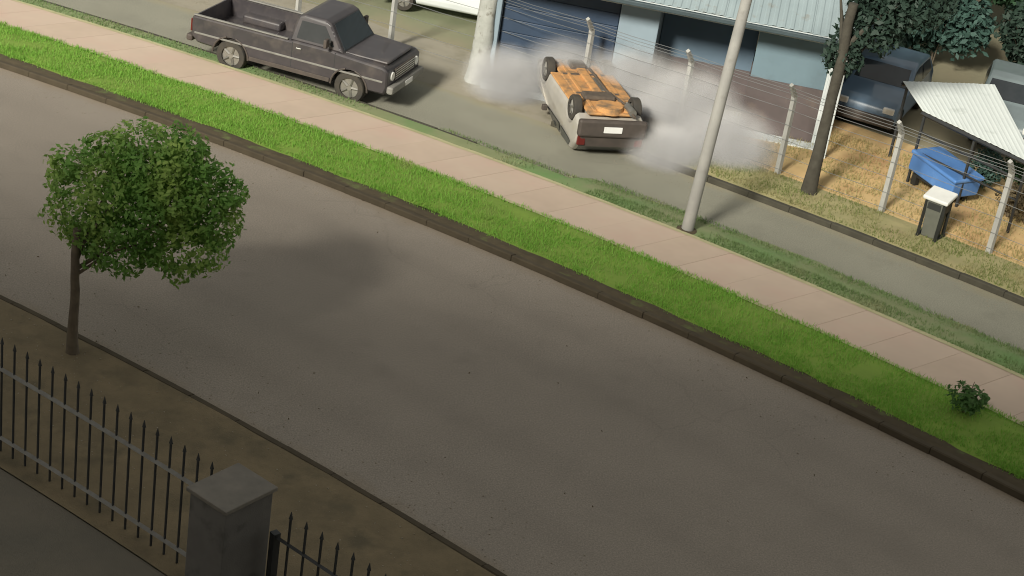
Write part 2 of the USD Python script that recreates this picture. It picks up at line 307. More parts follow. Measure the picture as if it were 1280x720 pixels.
kerb('yard_kerb', 31.12, 31.26, .13, 'kerb_shaded', -27.4, 2)
struct('yard_verge', strip(31.25, 32.75, .12, a0=-27.2, a1=40, rows=6, relief=.04, seed=7), 'verge')
struct('fenced_yard', strip(32.7, 37.5, .115, a0=-28.0, a1=40, jit0=.08, rows=8, relief=.04, seed=11), 'yard')

part('median_grass', blades(np.concatenate([scatter(24.46, 26.16, -46, -8, 50000, .13, 1, .40, 1.5), scatter(24.36, 24.62, -46, -8, 3500, .125, 12, .47, 2.5), scatter(26.05, 26.25, -46, -8, 3500, .14, 14, .45, 2.5), scatter(24.46, 26.16, -46, -8, 9000, .15, 15, .55, 2.2)]), .078, .018, 2), 'blade_green', kind='stuff', label='short bright green grass of the strip between soil and path', category='grass')
part('verge_grass', blades(scatter(31.3, 32.7, -27.2, -12, 11000, .125, 3, .42), .085, .02, 4), 'blade_verge', kind='stuff', label='thin olive grass between the kerb and the wire fence', category='grass')
part('yard_dry_grass', blades(scatter(32.8, 36.6, -28, -12, 14000, .12, 5, .44), .11, .022, 6), 'blade_dry', kind='stuff', label='dry ochre grass of the yard behind the wire fence', category='grass')
part('path_side_grass', blades(np.concatenate([scatter(27.9, 28.4, -24, -8, 6500, .125, 7, .40), scatter(28.4, 29.1, -24.5, -8, 9000, .05, 9, .36), scatter(28.3, 28.75, -28, -23.8, 1500, .05, 19, .38), scatter(27.9, 28.4, -46, -24, 2500, .125, 8, .5)]), .07, .018, 8), 'blade_side', kind='stuff', label='sparse green grass and weeds between the pink path and the far road', category='grass')

def litter(spec, size, seed):
    r = np.random.default_rng(seed); P = np.concatenate([rd(r.uniform(a0, a1, n), l0 + (l1 - l0) * r.uniform(0, 1, n) ** pw, z) for l0, l1, a0, a1, n, z, pw in spec]); n = len(P)
    b = trimesh.creation.icosahedron(); nv = len(b.vertices); S = size * r.uniform(.3, 1.6, (n, 1, 1)) * r.uniform(.5, 1.2, (n, nv, 1)) * np.array([1, 1, .6])
    return trimesh.Trimesh((P[:, None] + b.vertices[None] * S).reshape(-1, 3), (np.arange(n)[:, None, None] * nv + b.faces[None]).reshape(-1, 3), process=False)
part('road_grit', litter([(15.6, 17.2, -30, -6, 900, .004, 2.2), (24.0, 22.6, -44, -8, 1100, .004, 2.2), (31.1, 30.3, -27, -14, 700, .004, 2), (31.2, 33.5, -40, -27, 900, .006, 1), (12.6, 15.3, -26, -8, 700, .13, 1)], .011, 33), 'grit', kind='stuff', label='small stones and grit along the road edges', category='gravel')
part('fallen_leaves', leaves(rd(np.random.default_rng(5).uniform(-30, -12, 260), 15.6 + 8.4 * np.random.default_rng(6).beta(.35, .5, 260), .012), [(.02, .02, .004)] * 260, 120, .02, 34), 'leaf_brown', kind='stuff', label='dry fallen leaves scattered over the near road', category='leaves')

# ================================================================== HOUSE BEHIND THE FENCE
HU, HN, HP = np.array([.993, -.12]), np.array([.12, .993]), np.array([5.4, 39.05])
house = thing('house', 'pale blue house with dark dado and teal metal roof behind the fence', 'house', (HP[0], HP[1], 0), math.atan2(HU[1], HU[0]))
def hb(*a): return box(*a)
part('wall', hb(-.72, .98, 0, 5, 0, 3.0), 'wall_blue', house)
part('dado', hb(-.75, 1.01, -.03, 2, .0, 1.46), 'dado', house)
part('plinth', hb(-6.9, 1.25, -.45, -.06, 0, .17), 'trim_white', house)
part('recess_wall', hb(-3.0, -.74, 1.1, 5, 0, 3.0), 'wall_blue_shaded', house)
part('porch_floor', hb(-2.99, -.76, -.04, 1.06, 0, .155), 'concrete', house)
part('recess_dado', hb(-2.99, -.755, 1.07, 2, 0, 1.2), 'dado', house)
part('pillar', rbox(-3.95, -3.02, -.02, 3, 0, 3.0, .02), 'wall_pillar', house)
part('pillar', rbox(-7.15, -6.72, -.02, 3, 0, 3.0, .02), 'wall_pillar', house)
gd = part('garage_door', hb(-6.71, -3.96, .2, .3, 0, 2.9), 'garage', house)
for k in range(9): part('door_panel', rbox(-6.69, -3.98, .165, .21, .05 + k * .315, .05 + k * .315 + .305, .012, 6), 'garage', gd)
part('corner_trim', hb(.985, 1.09, -.045, .10, 0, 2.95), 'trim_white', house)
part('porch_beam', hb(-3.0, -.74, .0, .14, 2.72, 3.0), 'wall_blue', house)
part('carport_wall', hb(1.1, 2.3, 3.6, 3.75, 0, 2.6), 'wall_blue_shaded', house)
RS = [(-.95, 3.02), (5.2, 4.55)]
rf = None
for k in range(9):                                            # ribbed metal sheets, one by one
    s0 = -7.45 + k * .985; xs, zs = [], []
    for q in range(5):
        b = s0 + q * .197
        xs += [b, b + .06, b + .085, b + .15, b + .175]; zs += [0, 0, .016, .016, 0]
    xs.append(s0 + .985); zs.append(0)
    dz = random.uniform(-.006, .006) + (.004 if k % 2 else 0)
    V = [(x, d, zr + z + dz + t) for t in (0, -.012) for (d, zr) in RS for x, z in zip(xs, zs)]
    n = len(xs); F = []
    for i in range(n - 1):
        F += [(i, i + 1, n + i + 1), (i, n + i + 1, n + i), (2 * n + i, 3 * n + i + 1, 2 * n + i + 1), (2 * n + i, 3 * n + i, 3 * n + i + 1), (i, 2 * n + i, 2 * n + i + 1), (i, 2 * n + i + 1, i + 1)]
    sheet = trimesh.Trimesh(V, F, process=False)
    if rf is None: rf = part('roof', sheet, 'roof_metal', house)
    else: part('roof_sheet', sheet, 'roof_metal', rf)
part('gutter', rbox(-7.45, 1.45, -1.06, -.94, 2.88, 2.99, .02), 'gutter', house)
part('downpipe', tube([(1.06, -.5, 2.9), (1.06, -.14, 2.6), (1.06, -.10, .2)], .035, 8), 'trim_white', house)
part('fascia', hb(-7.45, 1.45, -.935, -.90, 2.83, 3.0), 'trim_white', house)
part('carport_post', rbox(1.22, 1.34, -.85, -.73, 0, 2.9, .015), 'trim_white', house)

# ================================================================== WIRE FENCE
FL = 32.76
fence = thing('wire_fence', 'wire fence on bent-top concrete posts along the far yard', 'fence')
posts_a = [-18.33 - 2.42 * k for k in range(-3, 10)]
for i, a in enumerate(posts_a):
    b = rd(a, FL, 0); hd = heading(a); tw = random.uniform(-.012, .012)
    inn = np.array([-math.sin(hd), math.cos(hd), 0])
    tops = [(0, 0, -.1), (tw * .5, 0, 1.0), (tw, 0, 1.85), (tw, -.02, 1.97), (tw, -.20, 2.16), (tw, -.34, 2.30)]
    m = tube([b + np.array([math.cos(hd) * x, math.sin(hd) * x, z]) + inn * y for x, y, z in tops], [.078, .074, .07, .07, .062, .055], 4)
    part('post', m, 'concrete', fence)
for zz in (.25, .6, .95, 1.3, 1.65, 1.88):
    aa = np.arange(posts_a[-1], posts_a[0] + .1, 1.21); P = rd(aa, FL - .075, zz); P[1::2, 2] -= .025
    part('wire', tube(P, .006, 4), 'wire', fence)
for off, zz in ((.10, 2.04), (.20, 2.14), (.31, 2.25)):
    aa = np.arange(posts_a[-1], posts_a[0] + .1, 1.21); P = rd(aa, FL - off - .05, zz); P[1::2, 2] -= .03
    part('barbed_wire', tube(P, .006, 4), 'wire', fence)

# ================================================================== PALE TRUNK, DARK TREE, BACKGROUND TREES
def trunk_mesh(base, top, r0, r1, seed, flare=1.6, n=14, wob=.08):
    base, top = np.asarray(base, float), np.asarray(top, float); m = 12; r = np.random.default_rng(seed)
    w = np.linspace(0, 1, m); P = base + (top - base) * w[:, None]
    P[1:-1, :2] += r.normal(size=(m - 2, 2)) * wob * r0
    R = r0 + (r1 - r0) * w + r0 * (flare - 1) * np.exp(-w * 9)
    t = tube(P, R, n); d = t.vertices - base
    t.vertices = t.vertices + (noise(d * 4 + seed, seed) - .5)[:, None] * r0 * .35 * np.stack([np.ones(len(d)), np.ones(len(d)), 0 * np.ones(len(d))], 1)
    return t
def tree(name, label, loc, trunk, branches, crown, n, size, leaf, bark, seed, group=None):
    """trunk = (height, r0, r1); branches = [(from z, to xyz, r)]; crown = [(xyz, radii)] relative to the base."""
    t = thing(name, label, 'tree', loc, group=group)
    tk = part('trunk', trunk_mesh((0, 0, -.15), (trunk[3] if len(trunk) > 3 else 0, 0, trunk[0]), trunk[1], trunk[2], seed), bark, t, smooth=40)
    for z, e, r in branches:
        e = np.array(e, float); s = np.array([0, 0, z]); mid = (s + e) / 2 + np.array([0, 0, .12])
        part('branch', tube([s, mid, e], [r, r * .75, r * .35], 7), bark, t)
    part('crown', leaves([c for c, _ in crown], [q for _, q in crown], n, size, seed), leaf, t)
    return t
p = rd(-30.3, 32.45)
tree('pale_trunk_tree', 'thick pale grey tree trunk with flared foot beside the driveway', (p[0], p[1], .0), (4.6, .24, .19), [(4.0, (1.2, .6, 5.6), .10), (4.2, (-1.1, .9, 5.8), .10), (4.4, (.2, -.9, 5.9), .09)],
     [((1.3, .6, 5.9), (1.3, 1.3, .9)), ((-1.2, .9, 6.1), (1.3, 1.2, .9)), ((.1, -.9, 6.2), (1.2, 1.2, .9)), ((0, .2, 6.8), (1.3, 1.3, .9))], 5200, .13, 'leaf_green', 'bark_pale', 21)
p = rd(-22.1, 32.3)
tree('dark_trunk_tree', 'dark tree with slim blackish trunk on the fence line', (p[0], p[1], .05), (4.4, .135, .10), [(2.6, (.55, .3, 3.5), .05), (3.2, (-.3, .4, 4.6), .05), (3.4, (1.0, .2, 4.5), .06)],
     [((.10, .3, 3.2), (.42, .42, .5)), ((.6, .5, 3.9), (.75, .8, .6)), ((1.3, .7, 4.5), (1.0, 1.0, .7)), ((.3, .9, 5.0), (1.0, 1.0, .8))], 8200, .075, 'leaf_dark', 'bark_dark', 22)
BG = [  # x, y, height, spread, leaf, label
    (8.6, 47.5, 4.6, 2.3, 'leaf_teal', 'dull teal-green bushy tree directly right of the blue house'),
    (12.0, 50.0, 5.2, 2.7, 'leaf_green', 'broad mid-green tree behind the white canopy'),
    (16.2, 49.0, 5.0, 2.6, 'leaf_teal', 'rightmost teal tree in the row behind the white canopy'),
    (10.4, 55.5, 6.0, 3.0, 'leaf_dark', 'tall dark tree rearmost behind the blue house'),
    (15.5, 57.0, 6.5, 3.4, 'leaf_green', 'large green tree farthest back at the right'),
    (20.0, 54.0, 6.0, 3.2, 'leaf_teal', 'teal tree at the outer right end of the back row')]
for i, (x, y, h, s, lf, lb) in enumerate(BG):
    r = np.random.default_rng(40 + i)
    cr_ = [((r.uniform(-.55, .55) * s, r.uniform(-.5, .5) * s, h * r.uniform(.3, .78)), (s * r.uniform(.38, .6), s * r.uniform(.38, .6), h * r.uniform(.16, .26))) for _ in range(9)]
    tree('broadleaf_tree', lb, (x, y, 0), (h * .7, .2, .08), [(h * .35, (s * .5, .2, h * .6), .08), (h * .4, (-s * .5, .3, h * .62), .08)], cr_, 8500, .15, lf, 'bark', 60 + i, 'trees behind the house and canopy')
def bush(name, label, loc, h, s, leaf, n, size, seed, group=None):
    r = np.random.default_rng(seed); t = thing(name, label, 'bush', loc, group=group)
    for k in range(4):
        e = (r.uniform(-.5, .5) * s, r.uniform(-.5, .5) * s, h * r.uniform(.6, .85)); part('stem', tube([(0, 0, -.05), (e[0] * .3, e[1] * .3, e[2] * .5), e], [.018, .014, .006], 5), 'bark', t)
    part('foliage', leaves([(r.uniform(-.45, .45) * s, r.uniform(-.45, .45) * s, h * r.uniform(.35, .7)) for _ in range(6)], [(s * .5, s * .5, h * .33)] * 6, n, size, seed), leaf, t)
for i, (x, y, h, sp, lf, lb) in enumerate([
    (8.1, 46.4, 2.5, 1.5, 'leaf_dark', 'tall dark bush directly right of the blue house wall'), (10.4, 46.8, 2.6, 1.6, 'leaf_teal', 'rounded teal bush behind the dark blue-grey parked car'),
    (12.8, 46.4, 2.4, 1.6, 'leaf_dark', 'dark bush behind the white canopy'), (15.0, 46.8, 2.7, 1.7, 'leaf_teal', 'outer right teal bush of the hedge row behind the canopy'), (13.9, 43.4, 1.5, 1.1, 'leaf_dark', 'low dark bush beside the grey parked car')]):
    bush('hedge_bush', lb, (x, y, 0), h, sp, lf, 5200, .10, 90 + i, 'tall bushes behind the parked cars')
bush('yard_bush', 'dark green bush behind the fence at the right edge', (11.3, 37.6, .1), 1.3, .8, 'leaf_green', 2600, .055, 81, 'bushes in the fenced yard')
bush('yard_bush', 'brownish half-dry bush right of the blue box', (10.55, 36.3, .1), .95, .6, 'leaf_brown', 1500, .05, 82, 'bushes in the fenced yard')
bush('yard_bush', 'small teal-green bush just behind the blue box', (10.3, 37.9, .1), 1.0, .6, 'leaf_teal', 1700, .05, 83, 'bushes in the fenced yard')
p = rd(-14.2, 25.62)
bush('median_shrub', 'small dark green shrub on the median grass by the path', (p[0], p[1], .12), .70, .46, 'leaf_shrub', 480, .055, 84)
bush('roadside_shrub', 'low dark shrub on the bare ground behind the pickup', (-7.9, 42.0, 0), .4, .35, 'leaf_dark', 900, .05, 85)

# street tree on the near pavement
p = rd(-22.3, 15.0)
t_c = np.array([-5.88, 24.75]) - p[:2]
cx, cy = t_c
tree('street_tree', 'bright green bushy young tree on the near pavement', (p[0], p[1], .1), (2.2, .085, .06), [(1.5, (cx + .6, cy + .1, 2.4), .035), (1.6, (cx - .6, cy, 2.6), .035), (1.8, (cx, cy + .3, 3.0), .035), (1.4, (cx + .2, cy - .4, 2.1), .03)],
     [((cx, cy, 2.5), (1.0, 1.0, .85)), ((cx + .75, cy + .1, 2.75), (.72, .8, .75)), ((cx + .75, cy - .1, 1.95), (.62, .7, .5)), ((cx + 1.15, cy, 2.35), (.45, .5, .42)), ((cx - 1.25, cy + .2, 2.9), (.35, .4, .3)), ((cx + .6, cy, 3.55), (.38, .4, .32)), ((cx - .55, cy - .2, 3.45), (.4, .4, .3)), ((cx + 1.3, cy + .1, 2.9), (.3, .35, .28)), ((cx - .9, cy, 1.85), (.35, .4, .25)), ((cx - .8, cy, 2.5), (.8, .8, .75)), ((cx + .1, cy, 3.3), (.85, .85, .6)), ((cx - .3, cy - .2, 1.9), (.7, .7, .5)), ((cx + .35, cy, 3.0), (.8, .8, .6))],
     16500, .052, 'leaf_street', 'bark', 24)

# ================================================================== UTILITY POLE
p = rd(-21.75, 28.1)
pole = thing('utility_pole', 'tall round concrete utility pole between path and far road', 'pole', (p[0], p[1], .1), roty=math.radians(2.6))
part('shaft', tube([(0, 0, -.3), (0, 0, 3), (0, 0, 6), (0, 0, 9.2)], [.128, .114, .10, .085], 18), 'concrete_pole', pole, smooth=40)
part('crossarm', rbox(-.9, .9, -.05, .05, 8.6, 8.72, .01), 'bark', pole)
for k in (-.8, -.3, .3, .8): part('insulator', tube([(k, 0, 8.71), (k, 0, 8.77), (k, 0, 8.84)], [.045, .06, .03], 10), 'concrete', pole)
part('footing', tube([(0, 0, -.02), (0, 0, .03), (0, 0, .05)], [.24, .22, .155], 16), 'soil', pole)

# ================================================================== VEHICLES
def wheel(r, w, y, x, z, parent, name='wheel'):
    s = 1 if y > 0 else -1
    def ring(ra, ya): return [(x + ra * math.cos(k * math.pi / 12), y + ya, z + ra * math.sin(k * math.pi / 12)) for k in range(24)]
    prof = [(r * .62, -w / 2), (r * .93, -w / 2), (r, -w / 2 * .7), (r, w / 2 * .7), (r * .93, w / 2), (r * .62, w / 2)]
    V = sum([ring(a, b) for a, b in prof], []); F = []
    for i in range(len(prof)):
        j = (i + 1) % len(prof)
        for k in range(24): q, q2 = i * 24 + k, i * 24 + (k + 1) % 24; w1, w2 = j * 24 + k, j * 24 + (k + 1) % 24; F += [(q, q2, w2), (q, w2, w1)]
    t = trimesh.Trimesh(V, F, process=False); t.fix_normals()
    tr = part(name, t, 'rubber', parent, smooth=40)
    rim = trimesh.util.concatenate([cyl((x, y - w * .30, z), (x, y + w * .34, z), r * .625, 20)] + [cyl((x, y + s * w * .33, z), (x, y + s * w * .42, z), r * .18, 10)])
    part('rim', rim, 'rim', tr, smooth=40)
    sp = []
    for k in range(5):
        an = 2 * math.pi * k / 5; c = np.array([math.cos(an), 0, math.sin(an)])
        o = np.array([x, y + s * w * .36, z]); sp.append(tube([o + c * r * .15, o + c * r * .58], [r * .09, r * .07], 4))
    part('spokes', sp, 'rim', tr)
def shell(profile, width, inset, z_belt, roof_in, r=.06):
    """Closed body from a side outline: rounded along both flanks, leaning in above the belt line."""
    pg = Polygon(profile); outs = [pg.buffer(-r * f, join_style=1) for f in (1, .3, 0)]
    N = 120
    def samp(q): return np.array([q.exterior.interpolate(k / N, normalized=True).coords[0] for k in range(N)])
    base = np.array([pg.exterior.interpolate(k / N, normalized=True).coords[0] for k in range(N)])
    def near(q): return np.array([q.exterior.interpolate(q.exterior.project(__import__('shapely').geometry.Point(*b))).coords[0] for b in base])
    rings = [near(outs[0]), near(outs[1]), base]
    def wid(z): return width / 2 - np.clip((z - z_belt) / 1.0, 0, 1) * roof_in - np.clip((.45 - z) / .3, 0, 1) * inset
    V, ys = [], []
    for sgn, seq in ((-1, (0, 1, 2)), (1, (2, 1, 0))):
        for q in seq:
            y = sgn * (wid(rings[q][:, 1]) - (0, r * .55, r)[q]) if q else sgn * wid(rings[q][:, 1])
            V.append(np.stack([rings[q][:, 0], y, rings[q][:, 1]], 1))
    F = []
    for i in range(5):
        for k in range(N):
            a, b = i * N + k, i * N + (k + 1) % N; F += [(a, b, b + N), (a, b + N, a + N)]
    tri_v, tri_f = trimesh.creation.triangulate_polygon(Polygon(rings[0]), engine='earcut')
    from scipy.spatial import cKDTree
    mp = cKDTree(rings[0]).query(tri_v)[1]
    F += [tuple(mp[f][::-1]) for f in tri_f] + [tuple(mp[f] + 5 * N) for f in tri_f]
    t = trimesh.Trimesh(np.concatenate(V), F, process=True); t.fix_normals()
    return t, wid
def carve(t, arches, width, r):
    try:
        m = to_m(t)
        if m.status() != m3.Error.NoError or m.is_empty(): return t
        for x, z in arches:
            for s in (-1, 1):
                c = m3.Manifold.cylinder(.34, r, r, 28).rotate((90, 0, 0)).translate((x, s * (width / 2 + .05) + (.34 if s < 0 else 0) + (0 if s < 0 else 0), z))
                m = m - c
        return from_m(m)
    except Exception: return t
def side_pane(poly, wid, s, off=.006):
    q = Polygon(poly).buffer(-.02).buffer(.02); v, f = trimesh.creation.triangulate_polygon(q, engine='earcut')
    V = np.stack([v[:, 0], s * (wid(v[:, 1]) + off), v[:, 1]], 1); V2 = V - np.array([0, s * .012, 0])
    return trimesh.Trimesh(np.concatenate([V, V2]), np.concatenate([f if s < 0 else f[:, ::-1], (f if s > 0 else f[:, ::-1]) + len(v)]), process=False)
def cross_pane(p0, p1, wid, ins, off=.007):
    """A pane across the car between outline points p0 (low) and p1 (high)."""
    (x0, z0), (x1, z1) = p0, p1; d = np.array([x1 - x0, z1 - z0]); nrm = np.array([-d[1], d[0]]) / np.linalg.norm(d)
    if nrm[1] < 0: nrm = -nrm
    V = []
    for o in (off, off - .014):
        for (x, z) in (p0, p1):
            w = wid(np.array(z)) - ins
            V += [(x + nrm[0] * o, -w, z + nrm[1] * o), (x + nrm[0] * o, w, z + nrm[1] * o)]
    return trimesh.convex.convex_hull(np.array(V))
def hatchback(name, label, loc, yaw, paint, group=None, flip=False, pitch=0, detail=False):
    L, W, Hh = 3.70, 1.58, 1.21 if flip else 1.43
    t = thing(name, label, 'car', (loc[0], loc[1], loc[2] + (Hh if flip else 0)), yaw, group, rotx=math.pi if flip else 0, roty=pitch)
    prof = [(-1.84, .36), (-1.86, .62), (-1.80, .86), (-1.62, 1.12), (-1.42, 1.36), (-1.2, 1.42), (-.2, 1.43), (.15, 1.38), (.80, .97), (1.55, .85), (1.76, .74), (1.82, .55), (1.80, .30), (1.2, .24), (-1.4, .24)]
    rk = (Hh - .9) / .53                                     # a crushed cabin is lower above the belt line
    def ck(q): return [(x, z if z < .9 else .9 + (z - .9) * rk) for x, z in q]
    prof = ck(prof); sh, wid = shell(prof, W, .06, .9, .22)
    sh = carve(sh, [(-1.16, .28), (1.18, .28)], W, .345)
    b = part('body', sh, paint, t, smooth=35)
    for s in (-1, 1):
        part('side_window', side_pane(ck([(-1.48, .98), (-1.28, 1.30), (-.62, 1.33), (-.58, .94)]), wid, s), 'car_glass', t)
        part('side_window', side_pane(ck([(-.50, .94), (-.54, 1.33), (-.15, 1.33), (.14, 1.27), (.60, .96)]), wid, s), 'car_glass', t)
        part('tail_light', rbox(-1.875, -1.80, s * .66 - .09, s * .66 + .09, .66, .88, .015), 'lamp_red', t)
        part('headlight', rbox(1.70, 1.80, s * .58 - .14, s * .58 + .14, .60, .76, .02), 'lamp_clear', t)
        part('mirror', rbox(.50, .62, s * .84 - .06, s * .84 + .06, .92, 1.05, .02), 'bumper', t)
    part('rear_window', cross_pane(*ck([(-1.75, .93), (-1.47, 1.31)]), wid, .13), 'car_glass', t)
    part('windscreen', cross_pane(*ck([(.74, 1.01), (.22, 1.335)]), wid, .10), 'car_glass', t)
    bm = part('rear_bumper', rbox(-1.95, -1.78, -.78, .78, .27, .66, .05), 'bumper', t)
    part('front_bumper', rbox(1.74, 1.90, -.77, .77, .28, .54, .05), 'bumper', t)
    if flip: part('shaded_tailgate', from_m(m3.Manifold.batch_hull([m3.Manifold.sphere(.02, 8).translate(q) for y in (-.68, .68) for q in ((-1.868, y, .655), (-1.82, y, .90), (-1.75, y, .90), (-1.75, y, .66))])), 'bumper', t)  # dark panel over the paint stands in for shade on the tail
    pl = part('number_plate', rbox(-1.965, -1.945, -.21, .21, .40, .54, .006, 6), 'plate', bm)
    for x in (-1.16, 1.18):
        for s in (-1, 1): wheel(.285, .18, s * .69, x, .28, t)
    if detail:
        ub = part('underbody', rbox(-1.70, 1.66, -.545, .545, .185, .245, .03), 'underbody', t)
        part('underbody_sill', rbox(-.80, .80, -.76, -.50, .20, .246, .02), 'underbody', t)
        part('underbody_sill', rbox(-.80, .80, .50, .76, .20, .246, .02), 'underbody', t)
        for y in (-.36, .36): part('chassis_rail', rbox(-1.6, 1.6, y - .04, y + .04, .160, .20, .015), 'underbody', ub)
        for x in (-.52, .66): part('cross_member', rbox(x - .04, x + .04, -.5, .5, .165, .195, .012), 'underbody_part', ub)
        part('heat_shield', rbox(-.35, .45, .12, .29, .155, .20, .02), 'rim', ub)
        part('floor_tunnel', rbox(-.9, .95, -.11, .11, .12, .20, .03), 'underbody', ub)
        part('fuel_tank', rbox(-.98, -.60, -.44, .30, .08, .20, .05), 'underbody_part', t)
        part('spare_wheel_well', from_m(m3.Manifold.cylinder(.13, .30, .33, 24).translate((-1.42, 0, .09))), 'underbody', t, smooth=40)
        part('rear_axle', cyl((-1.16, -.66, .26), (-1.16, .66, .26), .045, 12), 'underbody_part', t, smooth=40)
        part('front_axle', cyl((1.18, -.66, .25), (1.18, .66, .25), .035, 12), 'underbody_part', t, smooth=40)
        part('sump', rbox(.98, 1.38, -.22, .16, .07, .22, .05), 'underbody_part', t)
        ex = part('exhaust_pipe', tube([(1.0, .22, .15), (.4, .20, .11), (-.5, .20, .11), (-1.0, .40, .15), (-1.25, .44, .13), (-1.9, .46, .17)], .03, 8), 'underbody_part', t, smooth=40)
        part('silencer', from_m(m3.Manifold.cylinder(.42, .085, .085, 16).rotate((0, 90, 0)).translate((-1.75, .46, .14))), 'rim', ex, smooth=40)
        for x in (-1.16, 1.18):
            for s in (-1, 1): part('suspension_arm', tube([(x + .35, s * .25, .19), (x + .05, s * .58, .22)], [.035, .03], 6), 'underbody_part', t)
    return t
yaw = math.atan2(2.22, -.7)
hatchback('overturned_car', 'silver hatchback overturned on its roof with orange-brown underside and wheels up', (1.05, 37.93, .02), yaw, 'silver_paint', flip=True, detail=True)
hatchback('parked_car', 'white hatchback parked at the back behind the pickup', (-2.75, 44.9, 0), math.radians(-7), 'white_paint', 'cars parked behind the fence')
hatchback('parked_car', 'dark blue-grey hatchback parked by the corner of the blue house', (8.4, 42.3, 0), math.radians(-112), 'bluegrey_paint', 'cars parked behind the fence')
hatchback('parked_car', 'grey hatchback parked behind the white canopy', (11.6, 42.4, 0), math.radians(-105), 'grey_paint', 'cars parked behind the fence')

def pickup(loc, yaw):
    W = 1.86
    t = thing('pickup_truck', 'dark old pickup truck driving past on the far road', 'pickup', loc, yaw)
    prof = [(-2.50, .62), (-2.52, .90), (-2.50, 1.12), (.02, 1.12), (.02, 1.14), (1.02, 1.14), (1.10, 1.12), (2.28, 1.05), (2.40, .98), (2.42, .60), (2.36, .42), (1.0, .40), (-1.0, .42), (-2.35, .48)]
    sh, wid = shell(prof, W, .03, 5, 0, .05)
    sh = carve(sh, [(-1.48, .37), (1.50, .37)], W, .44)
    try: sh = from_m(to_m(sh) - to_m(box(-2.42, -.12, -.80, .80, .68, 1.4)))
    except Exception: pass
    part('body', sh, 'truck_paint', t, smooth=35)
    cabp = [(-.06, 1.10), (-.02, 1.45), (.06, 1.68), (.20, 1.74), (.72, 1.74), (.86, 1.68), (1.28, 1.10)]
    cab, cw = shell(cabp, W - .08, 0, 1.1, .24, .05)
    part('cab', cab, 'truck_paint', t, smooth=35)
    for s in (-1, 1):
        part('side_window', side_pane([(.10, 1.20), (.16, 1.60), (.74, 1.60), (1.04, 1.20)], cw, s), 'car_glass', t)
        part('headlight', from_m(m3.Manifold.cylinder(.05, .11, .10, 18).rotate((0, 90, 0)).translate((2.39, s * .68, .82))), 'lamp_clear', t, smooth=40)
        part('tail_light', rbox(-2.545, -2.50, s * .84 - .06, s * .84 + .06, .72, 1.02, .015), 'lamp_red', t)
        mi = part('mirror', rbox(.88, .96, s * 1.06 - .09, s * 1.06 + .09, 1.22, 1.42, .02), 'bumper', t)
        part('mirror_arm', cyl((.92, s * .88, 1.26), (.92, s * 1.0, 1.3), .015, 6), 'bumper', t)
        part('bed_rail', rbox(-2.46, -.08, s * .90 - .035, s * .90 + .035, 1.122, 1.155, .012), 'rail_grey', t)
    part('windscreen', cross_pane((1.25, 1.155), (.89, 1.655), cw, .12), 'car_glass', t)
    for s in (-1, 1):
        yo = s * (W / 2 + .002)
        for x in (.04, 1.10): part('door_gap', box(x - .008, x + .008, min(yo, yo - s * .02), max(yo, yo - s * .02), .52, 1.10), 'dark_metal', t)
        part('door_handle', rbox(.14, .27, yo - .018, yo + .018, .97, 1.0, .008, 6), 'chrome', t)
        part('side_trim', rbox(-2.42, 2.30, yo - .012, yo + .012, .70, .745, .008, 6), 'rail_grey', t)
        part('rocker_panel', rbox(-1.0, 1.02, yo - .03, yo + .01, .40, .50, .008, 6), 'bumper', t)
        for x in (-1.48, 1.50):
            an = np.linspace(.02, math.pi - .02, 13); part('wheel_arch', tube(np.stack([x + .455 * np.cos(an), np.full(13, yo), .37 + .455 * np.sin(an)], 1), .022, 6), 'bumper', t, smooth=40)
    part('rear_window', cross_pane((-.055, 1.22), (.035, 1.60), cw, .22), 'car_glass', t)
    part('hood', rbox(1.22, 2.30, -.72, .72, 1.06, 1.125, .03), 'truck_paint', t)
    part('front_bumper', rbox(2.40, 2.56, -.92, .92, .46, .64, .04), 'rail_grey', t)
    part('rear_bumper', rbox(-2.66, -2.50, -.88, .88, .46, .62, .04), 'bumper', t)
    gr = part('grille', box(2.405, 2.432, -.55, .55, .68, .96), 'bumper', t)
    for k in range(5): part('grille_bar', box(2.43, 2.442, -.53, .53, .70 + k * .055, .72 + k * .055), 'chrome', gr)
    part('number_plate', rbox(2.56, 2.575, -.2, .2, .49, .61, .004, 6), 'plate', t)
    for s in (-1, 1): part('wheel_house', rbox(-1.98, -.98, min(s * .54, s * .83), max(s * .54, s * .83), .66, .88, .06), 'truck_paint', t, smooth=40)
    part('chassis', rbox(-2.3, 2.2, -.45, .45, .34, .46, .03), 'bumper', t)
    for x in (-1.48, 1.50):
        for s in (-1, 1): wheel(.37, .23, s * .80, x, .37, t)
pickup((-5.52, 38.38, 0), math.radians(-16))

